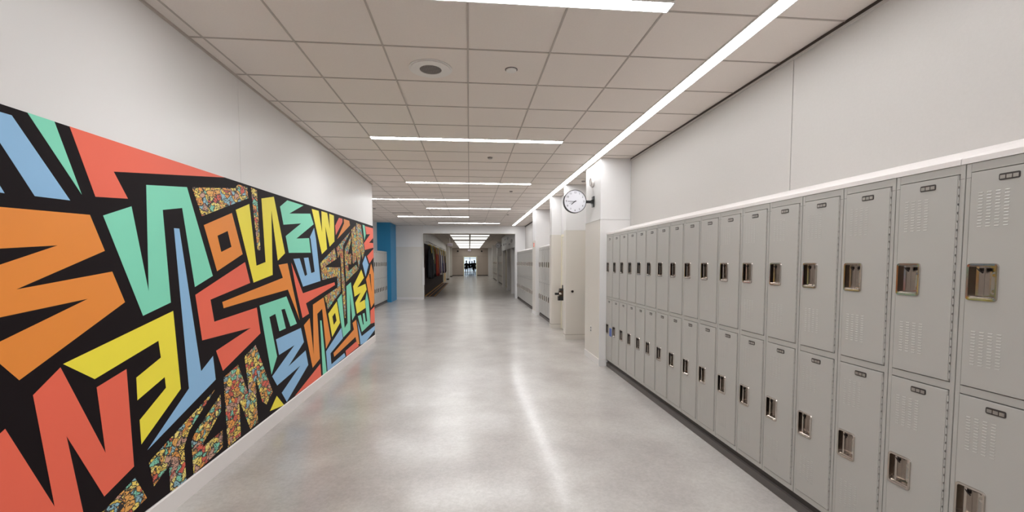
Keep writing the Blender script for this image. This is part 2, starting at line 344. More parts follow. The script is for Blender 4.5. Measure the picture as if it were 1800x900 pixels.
# ---------------------------------------------------------------- mural
MURAL = [
 ('b', [(1.971,2.205),(2.047,2.095),(2.175,1.905),(2.35,1.91),(2.095,2.232),(1.973,2.229)]),
 ('b', [(1.985,1.899),(2.046,1.898),(1.99,1.993)]),
 ('t', [(2.164,2.266),(2.416,1.949),(2.29,2.267)]),
 ('r', [(2.369,2.268),(2.498,1.949),(2.717,1.97),(2.625,2.103),(3.734,2.28)]),
 ('o', [(1.896,1.657),(2.272,1.69),(1.89,1.56),(1.879,1.373),(2.421,1.426),(1.928,1.264),(2.058,1.106),(2.659,1.387),(2.581,1.56),(2.068,1.495),(2.539,1.671),(2.458,1.852),(2.032,1.839),(1.907,1.834)]),
 ('t', [(2.791,1.294),(3.038,1.35),(3.0,1.94),(3.192,1.975),(3.296,1.436),(3.517,1.507),(3.252,2.124),(2.866,2.073),(2.846,1.434),(2.741,1.93),(2.54,1.857)]),
 ('b', [(3.185,0.744),(2.777,0.489),(3.504,0.72),(3.48,0.905),(3.328,0.827),(3.153,1.834),(3.1,1.833)]),
 ('y', [(2.435,1.01),(2.91,1.124),(2.925,1.015),(2.716,0.943),(2.716,0.81),(2.951,0.885),(2.959,0.814),(2.726,0.689),(2.73,0.543),(3.1,0.766),(3.057,1.293),(2.265,1.128)]),
 ('r', [(2.113,1.024),(2.182,0.476),(1.989,0.92),(1.847,0.839),(1.828,0.523),(2.358,0.171),(2.26,0.782),(2.455,0.378),(2.666,0.44),(2.646,1.01),(2.444,0.964),(2.478,0.601),(2.25,1.115)]),
 ('r', [(3.356,1.046),(4.066,1.031),(3.524,0.936),(3.606,0.762),(4.242,0.954),(4.187,1.198),(3.514,1.16),(3.476,1.331),(4.081,1.427),(4.004,1.61),(3.297,1.38)]),
 ('o', [(3.577,1.541),(3.968,1.678),(3.819,2.01),(3.43,1.88)]),
 ('k', [(3.643,1.69),(3.792,1.734),(3.744,1.859),(3.6,1.813)]),
 ('y', [(4.144,1.427),(4.532,1.484),(4.546,2.126),(4.66,1.625),(4.839,1.703),(4.611,2.257),(4.347,2.202),(4.39,1.611),(4.207,1.577),(4.112,2.121),(3.883,2.043)]),
 ('d', [(3.411,1.943),(4.098,2.169),(4.088,2.258),(3.93,2.262),(3.885,2.22),(3.308,2.132)]),
 ('d', [(4.241,1.717),(4.293,1.722),(4.258,2.266),(4.153,2.27)]),
 ('o', [(3.649,1.249),(4.088,1.276),(4.887,1.318),(5.186,0.955),(4.999,1.367),(4.895,1.597),(4.677,1.582),(4.769,1.447),(3.633,1.299)]),
 ('r', [(5.087,1.362),(5.275,0.965),(5.484,0.99),(5.392,1.123),(6.537,1.28),(6.518,1.321),(5.308,1.248),(4.997,1.602)]),
 ('t', [(4.751,2.177),(4.823,1.999),(5.311,2.054),(4.87,1.883),(4.94,1.709),(5.597,1.724),(5.55,1.898),(5.155,1.872),(5.72,2.079),(5.615,2.198),(4.978,2.131),(5.395,2.27),(4.938,2.266)]),
 ('b', [(5.583,1.913),(5.603,1.891),(5.716,1.488),(5.594,1.475),(5.512,1.664),(5.366,1.658),(5.456,1.46),(5.384,1.445),(5.235,1.652),(5.057,1.645),(5.317,1.325),(5.923,1.365),(5.792,1.901),(5.734,2.035)]),
 ('y', [(6.005,1.714),(6.217,1.786),(6.161,2.097),(6.336,1.823),(6.558,1.904),(6.559,2.273),(6.349,2.278),(6.366,2.062),(6.262,2.277),(6.025,2.276),(6.034,1.994),(5.918,2.267),(5.669,2.262)]),
 ('r', [(6.611,2.134),(6.631,1.999),(6.983,2.217),(6.987,2.27),(6.807,2.266)]),
 ('o', [(7.067,2.205),(6.697,1.946),(7.41,2.204),(7.37,2.274),(7.055,2.272)]),
 ('t', [(8.388,2.005),(8.497,2.122),(8.421,2.286),(8.266,2.285)]),
 ('r', [(8.546,2.127),(8.87,2.151),(8.34,1.954),(8.405,1.831),(9.135,1.896),(9.135,1.989),(8.761,1.981),(9.135,2.094),(9.135,2.285),(8.459,2.275)]),
 ('r', [(8.565,1.72),(8.765,1.584),(9.135,1.705),(9.135,1.844),(9.127,1.869)]),
 ('d', [(6.089,1.652),(5.935,1.598),(5.993,1.374),(6.662,1.402),(6.649,1.236),(6.064,1.152),(6.195,0.969),(6.818,1.169),(6.798,1.53),(6.119,1.54),(6.16,1.559),(6.644,1.656),(6.556,1.807)]),
 ('d', [(6.647,1.817),(6.713,1.67),(6.814,1.737),(6.852,1.605),(6.887,1.203),(6.937,0.977),(6.997,0.745),(7.032,0.741),(7.066,0.865),(7.045,1.262),(6.98,1.527),(6.988,1.856),(7.441,2.109)]),
 ('d', [(7.089,1.821),(7.062,1.703),(7.118,1.298),(7.917,1.488),(7.738,1.561),(7.258,1.458),(7.248,1.574),(7.417,1.573),(7.478,1.708),(7.412,1.748),(7.242,1.725),(7.448,1.955),(7.466,2.038)]),
 ('d', [(7.49,2.143),(7.535,1.578),(7.755,1.62),(7.821,1.799),(7.758,2.227)]),
 ('d', [(7.814,1.712),(7.927,1.499),(8.088,1.716),(8.067,1.85),(8.214,1.661),(8.382,1.813),(8.125,2.273),(7.817,2.275)]),
 ('b', [(8.198,1.581),(8.422,1.339),(8.682,1.554),(8.439,1.727)]),
 ('o', [(8.722,1.396),(8.452,1.285),(8.829,0.711),(9.123,0.784),(9.135,0.924),(9.135,1.377),(8.902,1.578)]),
 ('k', [(8.895,1.03),(8.83,1.375),(8.721,1.378)]),
 ('y', [(7.525,1.206),(7.6,1.026),(8.017,1.066),(7.638,0.92),(7.74,0.724),(8.373,0.759),(8.322,0.916),(7.922,0.895),(8.487,1.093),(8.395,1.205),(7.791,1.169),(8.292,1.32),(8.105,1.474)]),
 ('t', [(6.896,0.459),(7.301,0.513),(7.322,1.117),(7.428,0.651),(7.622,0.716),(7.386,1.281),(7.12,1.228),(7.146,0.646),(6.975,0.591),(6.858,1.13),(6.635,1.061)]),
 ('t', [(8.349,0.881),(8.476,0.499),(8.369,0.497),(8.28,0.675),(8.145,0.676),(8.206,0.475),(8.145,0.475),(7.999,0.674),(7.796,0.675),(8.053,0.357),(8.748,0.406),(8.634,0.856),(8.486,1.044)]),
 ('r', [(8.748,0.406),(9.135,0.38),(9.135,0.706),(8.769,0.662)]),
 ('b', [(7.889,0.297),(7.94,0.147),(8.321,0.124),(9.135,0.232),(9.135,0.314),(8.031,0.285),(7.745,0.598)]),
 ('o', [(7.443,0.605),(7.517,0.483),(6.393,0.323),(6.423,0.262),(7.607,0.345),(7.712,0.19),(7.863,0.177),(7.673,0.63)]),
 ('r', [(7.04,0.135),(7.825,0.148),(7.644,0.259),(7.0,0.23)]),
 ('b', [(6.074,0.41),(6.119,0.128),(6.992,0.143),(6.928,0.211),(6.288,0.184),(6.258,0.346),(6.872,0.451),(6.799,0.622)]),
 ('y', [(6.204,0.903),(6.353,0.559),(6.741,0.707),(6.603,1.036)]),
 ('k', [(6.38,0.842),(6.435,0.718),(6.566,0.763),(6.506,0.881)]),
 ('o', [(5.559,0.313),(5.824,0.367),(5.769,0.954),(5.96,0.998),(6.076,0.448),(6.286,0.54),(6.026,1.142),(5.624,1.085),(5.607,0.458),(5.501,0.932),(5.313,0.875)]),
 ('t', [(5.924,0.127),(6.078,0.126),(5.924,0.849),(5.868,0.856)]),
 ('r', [(4.992,0.136),(5.859,0.129),(5.837,0.298)]),
 ('b', [(4.623,0.671),(5.021,0.696),(4.453,0.495),(4.558,0.376),(5.176,0.434),(4.659,0.27),(4.774,0.141),(5.413,0.384),(5.341,0.571),(4.837,0.5),(5.295,0.681),(5.215,0.857),(4.562,0.84)]),
 ('t', [(4.441,0.517),(4.574,0.666),(4.432,1.081),(4.565,1.096),(4.647,0.909),(4.802,0.915),(4.707,1.122),(4.793,1.122),(4.925,0.917),(5.1,0.923),(4.842,1.248),(4.242,1.21)]),
 ('y', [(4.383,0.175),(4.704,0.129),(4.541,0.275)]),
 ('d', [(3.635,0.136),(3.835,0.152),(3.828,0.466),(3.999,0.144),(4.146,0.161),(3.831,0.756),(3.612,0.706)]),
 ('d', [(3.976,0.605),(4.006,0.368),(4.081,0.171),(4.137,0.15),(4.117,0.582),(4.236,0.314),(4.317,0.263),(4.452,0.343),(4.143,0.862),(3.94,0.803)]),
 ('d', [(2.955,0.47),(2.781,0.41),(2.815,0.246),(2.954,0.308),(2.957,0.133),(3.026,0.132),(3.115,0.135),(3.107,0.362),(3.17,0.456),(3.485,0.645)]),
 ('d', [(3.24,0.421),(3.188,0.373),(3.196,0.132),(3.561,0.168),(3.57,0.301),(3.305,0.277),(3.333,0.313),(3.559,0.458),(3.559,0.585)]),
 ('d', [(2.447,0.303),(2.414,0.308),(2.439,0.183),(2.628,0.183),(2.753,0.207),(2.669,0.371)]),
]

def mural():
    mb = MB(); x0 = XL; x1 = XL + .006
    y0, y1 = 1.2, YC - .004
    def zt(y): return 1.61 + .655 + (y - 2.06) * .0092
    def zb(y): return 1.61 - 1.476 - (y - 2.73) * .0065
    mb.prism([(y0, zb(y0)), (y1, zb(y1)), (y1, zt(y1)), (y0, zt(y0))], 'x', x0, x1, M['black'])
    col = dict(b=M['sky'], t=M['teal'], r=M['red'], o=M['orange'], y=M['yellow'], d=M['doodle'], k=M['black'])
    n = {'k': .0022}
    for i, (c, pts) in enumerate(MURAL):
        h = x1 + n.get(c, .001) + i * .00001
        # triangulate via bmesh so that concave letters fill correctly
        bm = bmesh.new()
        vs = [bm.verts.new((h, y, z)) for y, z in pts]
        bot = [bm.verts.new((x1 - .001, y, z)) for y, z in pts]
        try: f = bm.faces.new(vs)
        except ValueError: bm.free(); continue
        for a in range(len(vs)):
            b = (a + 1) % len(vs)
            bm.faces.new((vs[a], bot[a], bot[b], vs[b]))
        f.normal_update(); bmesh.ops.triangulate(bm, faces=[f], ngon_method='BEAUTY')
        bm.verts.index_update()
        mb.add([v.co.copy() for v in bm.verts], [[v.index for v in f.verts] for f in bm.faces], col[c])
        bm.free()
    o = mb.build('wall_mural')
    return tag(o, 'large mural of interlocking coloured block letters on black along left wall', 'mural')
mural()

# ---------------------------------------------------------------- ceiling lights
def strip_light(label, x0, x1, y0, y1, name='ceiling_light', group='slim cross lights in the tiled ceiling', lm='lamp'):
    cx, cy = (x0 + x1) / 2, (y0 + y1) / 2
    t = thing(name, label, 'light', (cx, cy, H - .012), 0, group)
    a, b = (x1 - x0) / 2, (y1 - y0) / 2
    e = .008
    MB().box(-a, a, -b, -b + e, 0, .0115, M['lampbody']).box(-a, a, b - e, b, 0, .0115, M['lampbody']).box(-a, -a + e, -b + e, b - e, 0, .0115, M['lampbody']).box(a - e, a, -b + e, b - e, 0, .0115, M['lampbody']).build('frame', t)
    MB().box(-a + e, a - e, -b + e, b - e, .002, .010, M[lm]).build('diffuser', t)
    return t
cross = [('slim white cross light cut off by top edge of the photo', -1.22, 1.24, 2.73),
         ('long slim cross light beyond the round ceiling speaker', -1.22, 1.22, 5.79),
         ('slim cross light, second whole one from the front over the walkway', -1.22, 1.24, 8.90),
         ('slim cross light emerging from behind end of mural wall', -2.44, 0, 11.28),
         ('slim cross light over the walkway just beyond the one touching the mural wall', -1.22, 1.22, 13.06),
         ('far slim cross light set left, beside the dark air slot', -2.42, 0, 15.48),
         ('farthest and shortest-looking cross light before the wide opening', -1.22, 1.24, 17.96)]
for lab, a, b, y in cross: strip_light(lab, a, b, y - .115, y)
for y in (-.32, -3.4): strip_light('slim cross light added unseen behind the camera', -1.22, 1.22, y - .115, y, group='added cross lights behind the viewer')  # lights added out of view to raise the illumination
strip_light('continuous white line of light running along ceiling above the lockers', 1.835, 1.955, YB + .2, 18.9, 'linear_light', None, 'strip')
# troffers of the far corridor
t0 = None
rows = [(25.4, 27.0), (27.9, 29.2), (29.45, 30.9), (32.9, 34.6), (34.9, 36.5), (37.1, 39.7), (40.0, 42.7), (43.6, 47.5), (47.9, 50.6)]
for i, (y0, y1) in enumerate(rows):
    for sx, side in ((-1.16, 'left'), (1.16, 'right')):
        xc = .05 + sx * .51
        tt = thing('troffer_light', '%s row of flat panel lights in far corridor ceiling, %s half' % (ORD[i], side), 'light', (xc, (y0 + y1) / 2, H - .02), 0, 'panel lights of the far corridor')
        a, b = .575, (y1 - y0) / 2
        e = .03
        MB().box(-a, a, -b, -b + e, 0, .019, M['lampbody']).box(-a, a, b - e, b, 0, .019, M['lampbody']).box(-a, -a + e, -b + e, b - e, 0, .019, M['lampbody']).box(a - e, a, -b + e, b - e, 0, .019, M['lampbody']).build('frame', tt)
        MB().box(-a + e, a - e, -b + e, b - e, .004, .015, M['panel']).build('diffuser', tt)

# ---------------------------------------------------------------- lockers
LW, LH, LD = .3044, 1.903, .36
def make_locker(label, group):
    r = thing('locker', label, 'locker', (0, 0, 0), 0, group)
    P = M['locker']; hw = LW / 2
    f = MB()
    s = .021
    f.bev('x', 0, .022, hw - s, hw - .0018, 0, LH, .0015, P); f.bev('x', 0, .022, -hw + .0018, -hw + s, 0, LH, .0015, P)
    f.box(.0015, .022, -hw + s, hw - s, 0, .034, P); f.box(.0015, .022, -hw + s, hw - s, LH - .036, LH, P); f.box(.0015, .022, -hw + s, hw - s, .935, .968, P)
    f.box(-.0005, .001, -hw + .004, -hw + s, LH - .060, LH - .0585, M['rubber']); f.box(-.0005, .001, hw - s, hw - .004, LH - .060, LH - .0585, M['rubber'])
    f.box(.055, LD, -hw + .001, hw - .001, .001, LH - .001, P); f.box(.050, .055, -hw + .001, hw - .001, 0, LH, M['gapshade'])  # dark lining puts shade into the gaps around the doors
    f.box(.022, .05, -hw + .001, -hw + .004, 0, LH, M['gapshade']); f.box(.022, .05, hw - .004, hw - .001, 0, LH, M['gapshade'])
    f.box(.022, .05, -hw + .001, hw - .001, 0, .01, M['gapshade']); f.box(.022, .05, -hw + .001, hw - .001, LH - .01, LH, M['gapshade'])
    f.box(.022, .05, -hw + .004, hw - .004, .94, .96, M['gapshade'])
    f.build('locker_frame', r)
    for zb, zt in ((.0385, .931), (.972, LH - .040)):
        yl, yr = hw - s - .0035, -hw + s + .0035          # latch side is +y, hinge side -y
        cz1 = zt - .375; cz0 = cz1 - .155; cy1 = yl - .004; cy0 = cy1 - .112      # cup outer
        d = MB(); x0, x1 = -.005, .014
        # door skin around the cup opening, edges turned back
        hy0, hy1, hz0, hz1 = cy0 + .008, cy1 - .008, cz0 + .008, cz1 - .008
        d.box(x0, x1, yr + .002, hy0, zb + .002, zt - .002, P)
        d.box(x0, x1, hy1, yl - .002, zb + .002, zt - .002, P)
        d.box(x0, x1, hy0, hy1, zb + .002, hz0, P); d.box(x0, x1, hy0, hy1, hz1, zt - .002, P)
        d.box(x0 + .002, x1, yr, yr + .002, zb, zt, P); d.box(x0 + .002, x1, yl - .002, yl, zb, zt, P)
        d.box(x0 + .002, x1, yr + .002, yl - .002, zb, zb + .002, P); d.box(x0 + .002, x1, yr + .002, yl - .002, zt - .002, zt, P)
        # louvres: small pressed hoods
        for zc0 in (zt - .085, zb + .235):
            for c in range(4):
                for q in range(12):
                    yy = yl - .030 - c * .030; zz = zc0 - q * .0125
                    d.add([(x0, yy, zz), (x0, yy - .017, zz), (x0 - .0014, yy - .015, zz - .0035), (x0 - .0014, yy - .002, zz - .0035), (x0, yy, zz - .0042), (x0, yy - .017, zz - .0042)],
                          [(0, 1, 2, 3), (3, 2, 5, 4), (0, 3, 4), (1, 5, 2)], P)
        do = d.build('door', r)
        hb = MB()
        for q in range(24):
            z0 = zb + .012 + q * (zt - zb - .024) / 24
            hb.box(-.0045, .0008, yr - .0045, yr - .0008, z0, z0 + (zt - zb - .024) / 24 * .72, P)
        hb.build('hinge', do)
        # recessed steel cup
        c = MB(); S = M['steel']; n = 5; R = .014
        def rr(y0, y1, z0, z1, R):
            pts = []
            for (cy, cz, a0) in ((y1 - R, z1 - R, 0), (y0 + R, z1 - R, 90), (y0 + R, z0 + R, 180), (y1 - R, z0 + R, 270)):
                for i in range(n + 1):
                    a = math.radians(a0 + 90 * i / n); pts.append((cy + R * math.cos(a), cz + R * math.sin(a)))
            return pts
        o1 = rr(cy0, cy1, cz0, cz1, R); o2 = rr(cy0 + .002, cy1 - .002, cz0 + .002, cz1 - .002, R - .002); i2 = rr(cy0 + .009, cy1 - .009, cz0 + .013, cz1 - .009, .009)
        i3 = rr(cy0 + .011, cy1 - .011, cz0 + .017, cz1 - .011, .007)
        N = len(o1)
        v = [(x0, a, b) for a, b in o1] + [(x0 - .0055, a, b) for a, b in o2] + [(x0 - .0045, a, b) for a, b in i2] + [(x0 + .0295, a, b) for a, b in i3]
        fs = []
        for L_ in range(3):
            for i in range(N): fs.append((L_ * N + i, L_ * N + (i + 1) % N, (L_ + 1) * N + (i + 1) % N, (L_ + 1) * N + i))
        fs.append(tuple(range(3 * N, 4 * N)))
        c.add(v, fs, S)
        c.prism([(x0 - .0055, cz0 + .010), (x0 - .0015, cz0 + .004), (x0 + .012, cz0 + .016), (x0 + .004, cz0 + .018)], 'y', cy0 + .014, cy1 - .014, S)
        c.build('handle_cup', do)
        l = MB()
        l.box(x0 + .002, x0 + .029, cy1 - .042, cy1 - .032, cz0 + .022, cz1 - .013, S)          # ridge
        l.box(x0 + .004, x0 + .012, cy1 - .052, cy1 - .030, cz1 - .034, cz1 - .020, M['dsteel'])
        l.tube([(x0 + .004, cy1 - .034, cz1 - .022), (x0 + .001, cy1 - .044, cz1 - .030), (x0 + .003, cy1 - .056, cz1 - .040)], .003, M['dsteel'])
        l.build('latch', do)
        k = MB()
        k.prism(rr(cy0 + .018, cy0 + .040, cz0 + .028, cz1 - .035, .010), 'x', x0 + .020, x0 + .029, M['plate'])
        k.cyl((cy0 + .029, cz0 + .042), 'x', .006, x0 + .017, x0 + .021, S, 16); k.cyl((cy0 + .029, cz1 - .049), 'x', .006, x0 + .017, x0 + .021, S, 16)
        k.build('lock_plate', do)
        b = MB(); ym = -.005
        b.prism(rr(ym - .034, ym + .034, zt - .049, zt - .023, .006), 'x', x0 - .0022, x0, M['platek'])
        for q in (-1, 0, 1): b.box(x0 - .0035, x0 - .002, ym + q * .021 - .0085, ym + q * .021 + .0085, zt - .044, zt - .030, M['plate'])
        b.build('number_plate', do)
    return r
Z0 = .113
lk = None
def place(y, x, rz, label, group):
    global lk
    if lk is None:
        lk = make_locker(label, group); lk.location = (x, y, Z0); lk.rotation_euler = (0, 0, rz); return lk
    return dup(lk, (x, y, Z0), rz, label, group)
XF = 2.085
GR = 'warm grey two-tier lockers of the long right row'
FAR = ['first', 'second', 'third', 'fourth', 'fifth', 'sixth', 'seventh', 'eighth', 'ninth', 'tenth', 'eleventh', 'twelfth', 'thirteenth', 'fourteenth', 'fifteenth', 'sixteenth', 'seventeenth']
YS = 6.555 - LW * 16
for i in range(16):
    y = 6.555 - LW * (i + .5)
    place(y, XF, 0, 'grey two-tier steel locker in the long right row, %s unit from the clock column' % FAR[i], GR)
place(6.555 - LW * 16.5, XF, 0, 'nearest grey two-tier locker of the long right row, cut by right edge', GR)
nA = 8; yA = 13.085
for i in range(nA):
    place(yA - LW * (i + .5), XF, 0, 'distant grey locker between two white columns past the lever door, %s from the far column' % FAR[i], 'lockers in the short bay past the recessed doors')
nB = 17; yB = 19.19
for i in range(nB):
    place(yB - LW * (i + .5), XF, 0, 'far grey locker in the last right bay before the opening, %s from the end wall' % FAR[i], 'lockers in the last right bay')
for i in range(8):
    place(17.89 - LW * (i + .5), -3.25, math.pi, 'pale locker in the left alcove beyond the mural, %s from the blue wall' % FAR[i], 'lockers beside the blue wall')
# blue sticker on the far lower door of the long row
tag(MB().box(XF - .0075, XF - .0052, 6.27, 6.37, .50, .62, M['bluetag']).build('sticker'), 'small blue and white sticker on last lower locker door beside clock column', 'sticker')
def locker_base(label, y0, y1, x, sgn=1, xw=XR):
    b = MB(); q = lambda d: x + sgn * d
    def bx(a, c, z0, z1, m): b.box(min(q(a), q(c)), max(q(a), q(c)), y0, y1, z0, z1, m)
    bx(.028, .34, 0, .112, M['rubber2']); bx(.010, .028, 0, .052, M['rubber']); bx(.006, .030, .052, .060, M['rubber'])
    tag(b.build('plinth'), label, 'plinth', 'dark bases under the lockers')
locker_base('dark grey rubber-faced base under the long right locker row', 6.555 - 17 * LW, 6.553, XF)
locker_base('dark base under the short locker bay past the recessed doors', yA - nA * LW, yA, XF)
locker_base('dark base under the last right locker bay before the opening', yB - nB * LW, yB - .005, XF)
locker_base('dark base under lockers beside the blue wall', 17.89 - 8 * LW, 17.885, -3.25, -1)
def locker_top(label, y0, y1):
    z = Z0 + LH
    pts = [(XF - .004, z + .001), (XR - .013, z + .001), (XR - .013, z + .135), (XF + .006, z + .030), (XF - .004, z + .024)]
    tag(MB().prism(pts, 'y', y0, y1, M['base']).build('sloped_ledge'), label, 'ledge', 'sloped white tops above the lockers')
locker_top('sloped white filler ledge on top of the near right lockers, nearest length', 6.555 - 17 * LW, 1.70)
locker_top('long sloped white filler ledge on top of the right locker row', 1.703, 6.553)
locker_top('sloped white top over the short locker bay past the recessed doors', yA - nA * LW, yA)
locker_top('sloped white top over the last right locker bay', yB - nB * LW, yB - .005)

# ---------------------------------------------------------------- ceiling fittings
s = thing('ceiling_speaker', 'round white ceiling speaker with grey mesh centre', 'speaker', (-.30, 3.69, H - .012))
MB().ring((0, 0), 'z', .088, .158, 0, .0115, M['wplastic']).ring((0, 0), 'z', .150, .172, .006, .0118, M['wplastic']).build('trim_ring', s)
gr = MB().cyl((0, 0), 'z', .088, .003, .0115, M['grille'])
for i in range(-6, 7):
    hw_ = math.sqrt(max(.0001, .086 ** 2 - (i * .0125) ** 2))
    gr.box(i * .0125 - .0012, i * .0125 + .0012, -hw_, hw_, .0018, .003, M['rubber']); gr.box(-hw_, hw_, i * .0125 - .0012, i * .0125 + .0012, .0018, .003, M['rubber'])
gr.build('grille', s)
def small_disc(name, label, x, y, r, h, m, cat, ring=None):
    o = MB().cyl((0, 0), 'z', r * .93, -h, 0, m, 32, r).ring((0, 0), 'z', r, r * 1.12, -.003, 0, ring or m)
    return tag(o.build(name, None, (x, y, H - .0005)), label, cat)
small_disc('smoke_sensor', 'small round white ceiling sensor right of the speaker', .35, 3.65, .045, .012, M['wplastic'], 'sensor', M['reveal'])
small_disc('sprinkler_head', 'small metal sprinkler between second and third cross lights', .32, 6.68, .035, .02, M['grille'], 'sprinkler')
small_disc('sprinkler_head', 'small metal sprinkler right of centre beyond third cross light', .93, 9.80, .035, .02, M['grille'], 'sprinkler')
small_disc('sprinkler_head', 'tiny sprinkler in ceiling of the left alcove', -2.75, 13.3, .04, .02, M['grille'], 'sprinkler')
small_disc('sprinkler_head', 'small sprinkler over the first recessed door bay on right', 2.21, 8.45, .035, .02, M['grille'], 'sprinkler')
small_disc('sprinkler_head', 'tiny far sprinkler beside the end of the light line', 1.28, 14.6, .035, .02, M['grille'], 'sprinkler')
v = thing('air_slot', 'dark linear air slot in ceiling beyond the mural wall', 'vent', (-2.1, 14.36, H - .008))
MB().box(-.31, .31, -.06, .06, .004, .0075, M['reveal']).build('slot', v)
MB().box(-.32, .32, -.07, -.06, 0, .0075, M['tbar']).box(-.32, .32, .06, .07, 0, .0075, M['tbar']).box(-.32, .32, -.004, .004, 0, .004, M['tbar']).build('frame', v)

# ---------------------------------------------------------------- clocks
def clock(label, x, y, z, xw, R=.18, hands=True):
    c = thing('wall_clock', label, 'clock', (x, y, z))
    MB().cyl((0, 0), 'y', R, -.04, .04, M['plastic'], 64).ring((0, 0), 'y', R - .007, R + .002, -.045, -.038, M['plastic']).build('case', c)
    f = MB().cyl((0, 0), 'y', R - .006, -.042, -.040, M['face'], 64)
    fo = f.build('face', c)
    for h in range(1, 13):
        a = math.radians(90 - 30 * h)
        cu = bpy.data.curves.new('numeral', 'FONT'); cu.body = str(h); cu.size = .042; cu.align_x = 'CENTER'; cu.align_y = 'CENTER'; cu.extrude = .0004
        to = bpy.data.objects.new('numeral', cu); C.objects.link(to)
        me = to.to_mesh(); px_, pz_ = math.cos(a) * (R - .040), math.sin(a) * (R - .040)
        MB().add([(v.co.x + px_, -.0425 - v.co.z, v.co.y + pz_) for v in me.vertices], [list(p.vertices) for p in me.polygons], M['ink']).build('numeral', fo)
        to.to_mesh_clear(); bpy.data.objects.remove(to); bpy.data.curves.remove(cu)
    mk = MB()
    for i in range(60):
        a = 2 * math.pi * i / 60; r0 = R - .020; r1 = R - .014
        p = (math.cos(a), math.sin(a)); q = (-p[1] * .0008, p[0] * .0008)
        mk.prism([(p[0] * r0 - q[0], p[1] * r0 - q[1]), (p[0] * r1 - q[0], p[1] * r1 - q[1]), (p[0] * r1 + q[0], p[1] * r1 + q[1]), (p[0] * r0 + q[0], p[1] * r0 + q[1])], 'y', -.0430, -.0419, M['ink'])
    mk.build('minute_marks', fo)
    hd = MB()
    for L_, wd_, an in ((.118, .0035, 180), (.078, .0055, 218), (.10, .0015, 200)):
        a = math.radians(an); p = (math.cos(a), math.sin(a)); q = (-p[1] * wd_, p[0] * wd_)
        hd.prism([(-p[0] * .02 - q[0], -p[1] * .02 - q[1]), (p[0] * L_ - q[0], p[1] * L_ - q[1]), (p[0] * L_ + q[0], p[1] * L_ + q[1]), (-p[0] * .02 + q[0], -p[1] * .02 + q[1])], 'y', -.0450, -.0435, M['ink'])
    hd.cyl((0, 0), 'y', .008, -.0465, -.043, M['ink'], 16)
    hd.build('hands', fo)
    b = MB(); d = xw - x
    b.box(R - .004, d - .02, -.022, .022, -.02, .02, M['plastic']); b.box(d - .022, d - .0065, -.05, .05, -.085, .085, M['plastic']); b.box(d - .045, d - .022, -.03, .03, -.03, .03, M['plastic'])
    b.build('bracket', c)
clock('round double-sided clock on black bracket projecting from near right column', 1.67, 6.93, 2.56, 1.985)
clock('small distant round clock projecting on right in the far corridor', 1.98, 30.2, 2.72, 2.25)

# speaker horn / strobe, outlet on the clock column
o = MB().cyl((0, 0), 'x', .075, -.04, 0, M['wplastic'], 32, .08).ring((0, 0), 'x', .055, .062, -.046, -.04, M['grille'])
tag(o.build('wall_strobe', None, (1.984, 6.98, 2.88)), 'round white alarm sounder high on the clock column', 'alarm')
o = MB().bev('x', -.005, 0, -.035, .035, -.058, .058, .002, M['wplastic']).box(-.007, -.005, -.017, .017, .008, .036, M['plastic']).box(-.007, -.005, -.017, .017, -.036, -.008, M['plastic'])
tag(o.build('power_outlet', None, (1.978, 7.0, .51)), 'small power outlet low on the clock column', 'outlet')
# recessed doors between the fins
def recess_door(name, y0, y1, x, lever):
    d = struct(name, MB().bev('x', x, x + .045, y0 + .06, y1 - .06, .01, ZW - .06, .003, M['door']).box(x - .01, x + .07, y0, y0 + .058, 0, ZW, M['frame']).box(x - .01, x + .07, y1 - .058, y1, 0, ZW, M['frame'])
               .box(x - .01, x + .07, y0 + .058, y1 - .058, ZW - .058, ZW, M['frame']).box(x + .046, x + .08, y0, y1, 0, H - .01, WR).box(x + .0, x + .046, y0, y1, ZW, H - .01, WR))
    l = MB(); B = M['plastic']; yy = y1 - .24
    l.box(x - .13, x + .001, yy - .05, yy + .05, .70, .80, B); l.box(x - .11, x + .001, yy - .05, yy + .05, .80, .93, M['brass'])
    l.cyl((yy, .93), 'x', .05, x - .10, x, B, 20)
    l.cyl((yy - .052, .86), 'x', .03, x - .12, x - .05, M['steel'], 20)
    l.box(x - .20, x - .10, yy - .03, yy + .03, .83, .88, B); l.tube([(x - .02, yy, .95), (x - .02, yy, 1.06)], .012, B)
    l.build('lever_handle', d)
recess_door('door_2', 7.41, 8.87, 2.52, True)
recess_door('door_3', 9.09, 10.42, 2.20, True)
o = MB().cyl((0, 0), 'y', .022, -.012, 0, M['steel'], 20).cyl((0, 0), 'y', .026, -.035, -.012, M['dsteel'], 20, .02)
tag(o.build('door_stop', None, (2.10, 8.873, 1.0)), 'small round dark knob on cream face of second column', 'door stop')
t_ = thing('door_closer_lock', 'dark lever lock set projecting beside the recessed door bay', 'lock', (2.13, 10.10, 0.0))
bpy.data.objects.remove(t_)
# items on the end wall and the opening
o = MB().bev('y', -.03, 0, -.045, .045, -.37, .37, .004, M['wplastic'])
tag(o.build('wall_bumper', None, (-1.965, YE - .006, .99)), 'tall narrow white box on the edge of the wide opening', 'wall box')
o = MB().box(-.012, .0, -.03, .0, 0, 1.0, M['wplastic']).box(-.05, .0, -.008, .0, 0, 1.0, M['wplastic'])
tag(o.build('corner_guard', None, (-1.945, YE - .0055, 1.82)), 'white corner guard above the narrow box at left of opening', 'corner guard')
o = MB().bev('x', -.02, 0, -.03, .03, -.06, .06, .003, M['red']).box(-.03, -.02, -.018, .018, -.02, .02, M['wplastic'])
tag(o.build('fire_call_point', None, (1.984, 13.4, 2.12)), 'small dark red fire call point high on far right column', 'alarm')

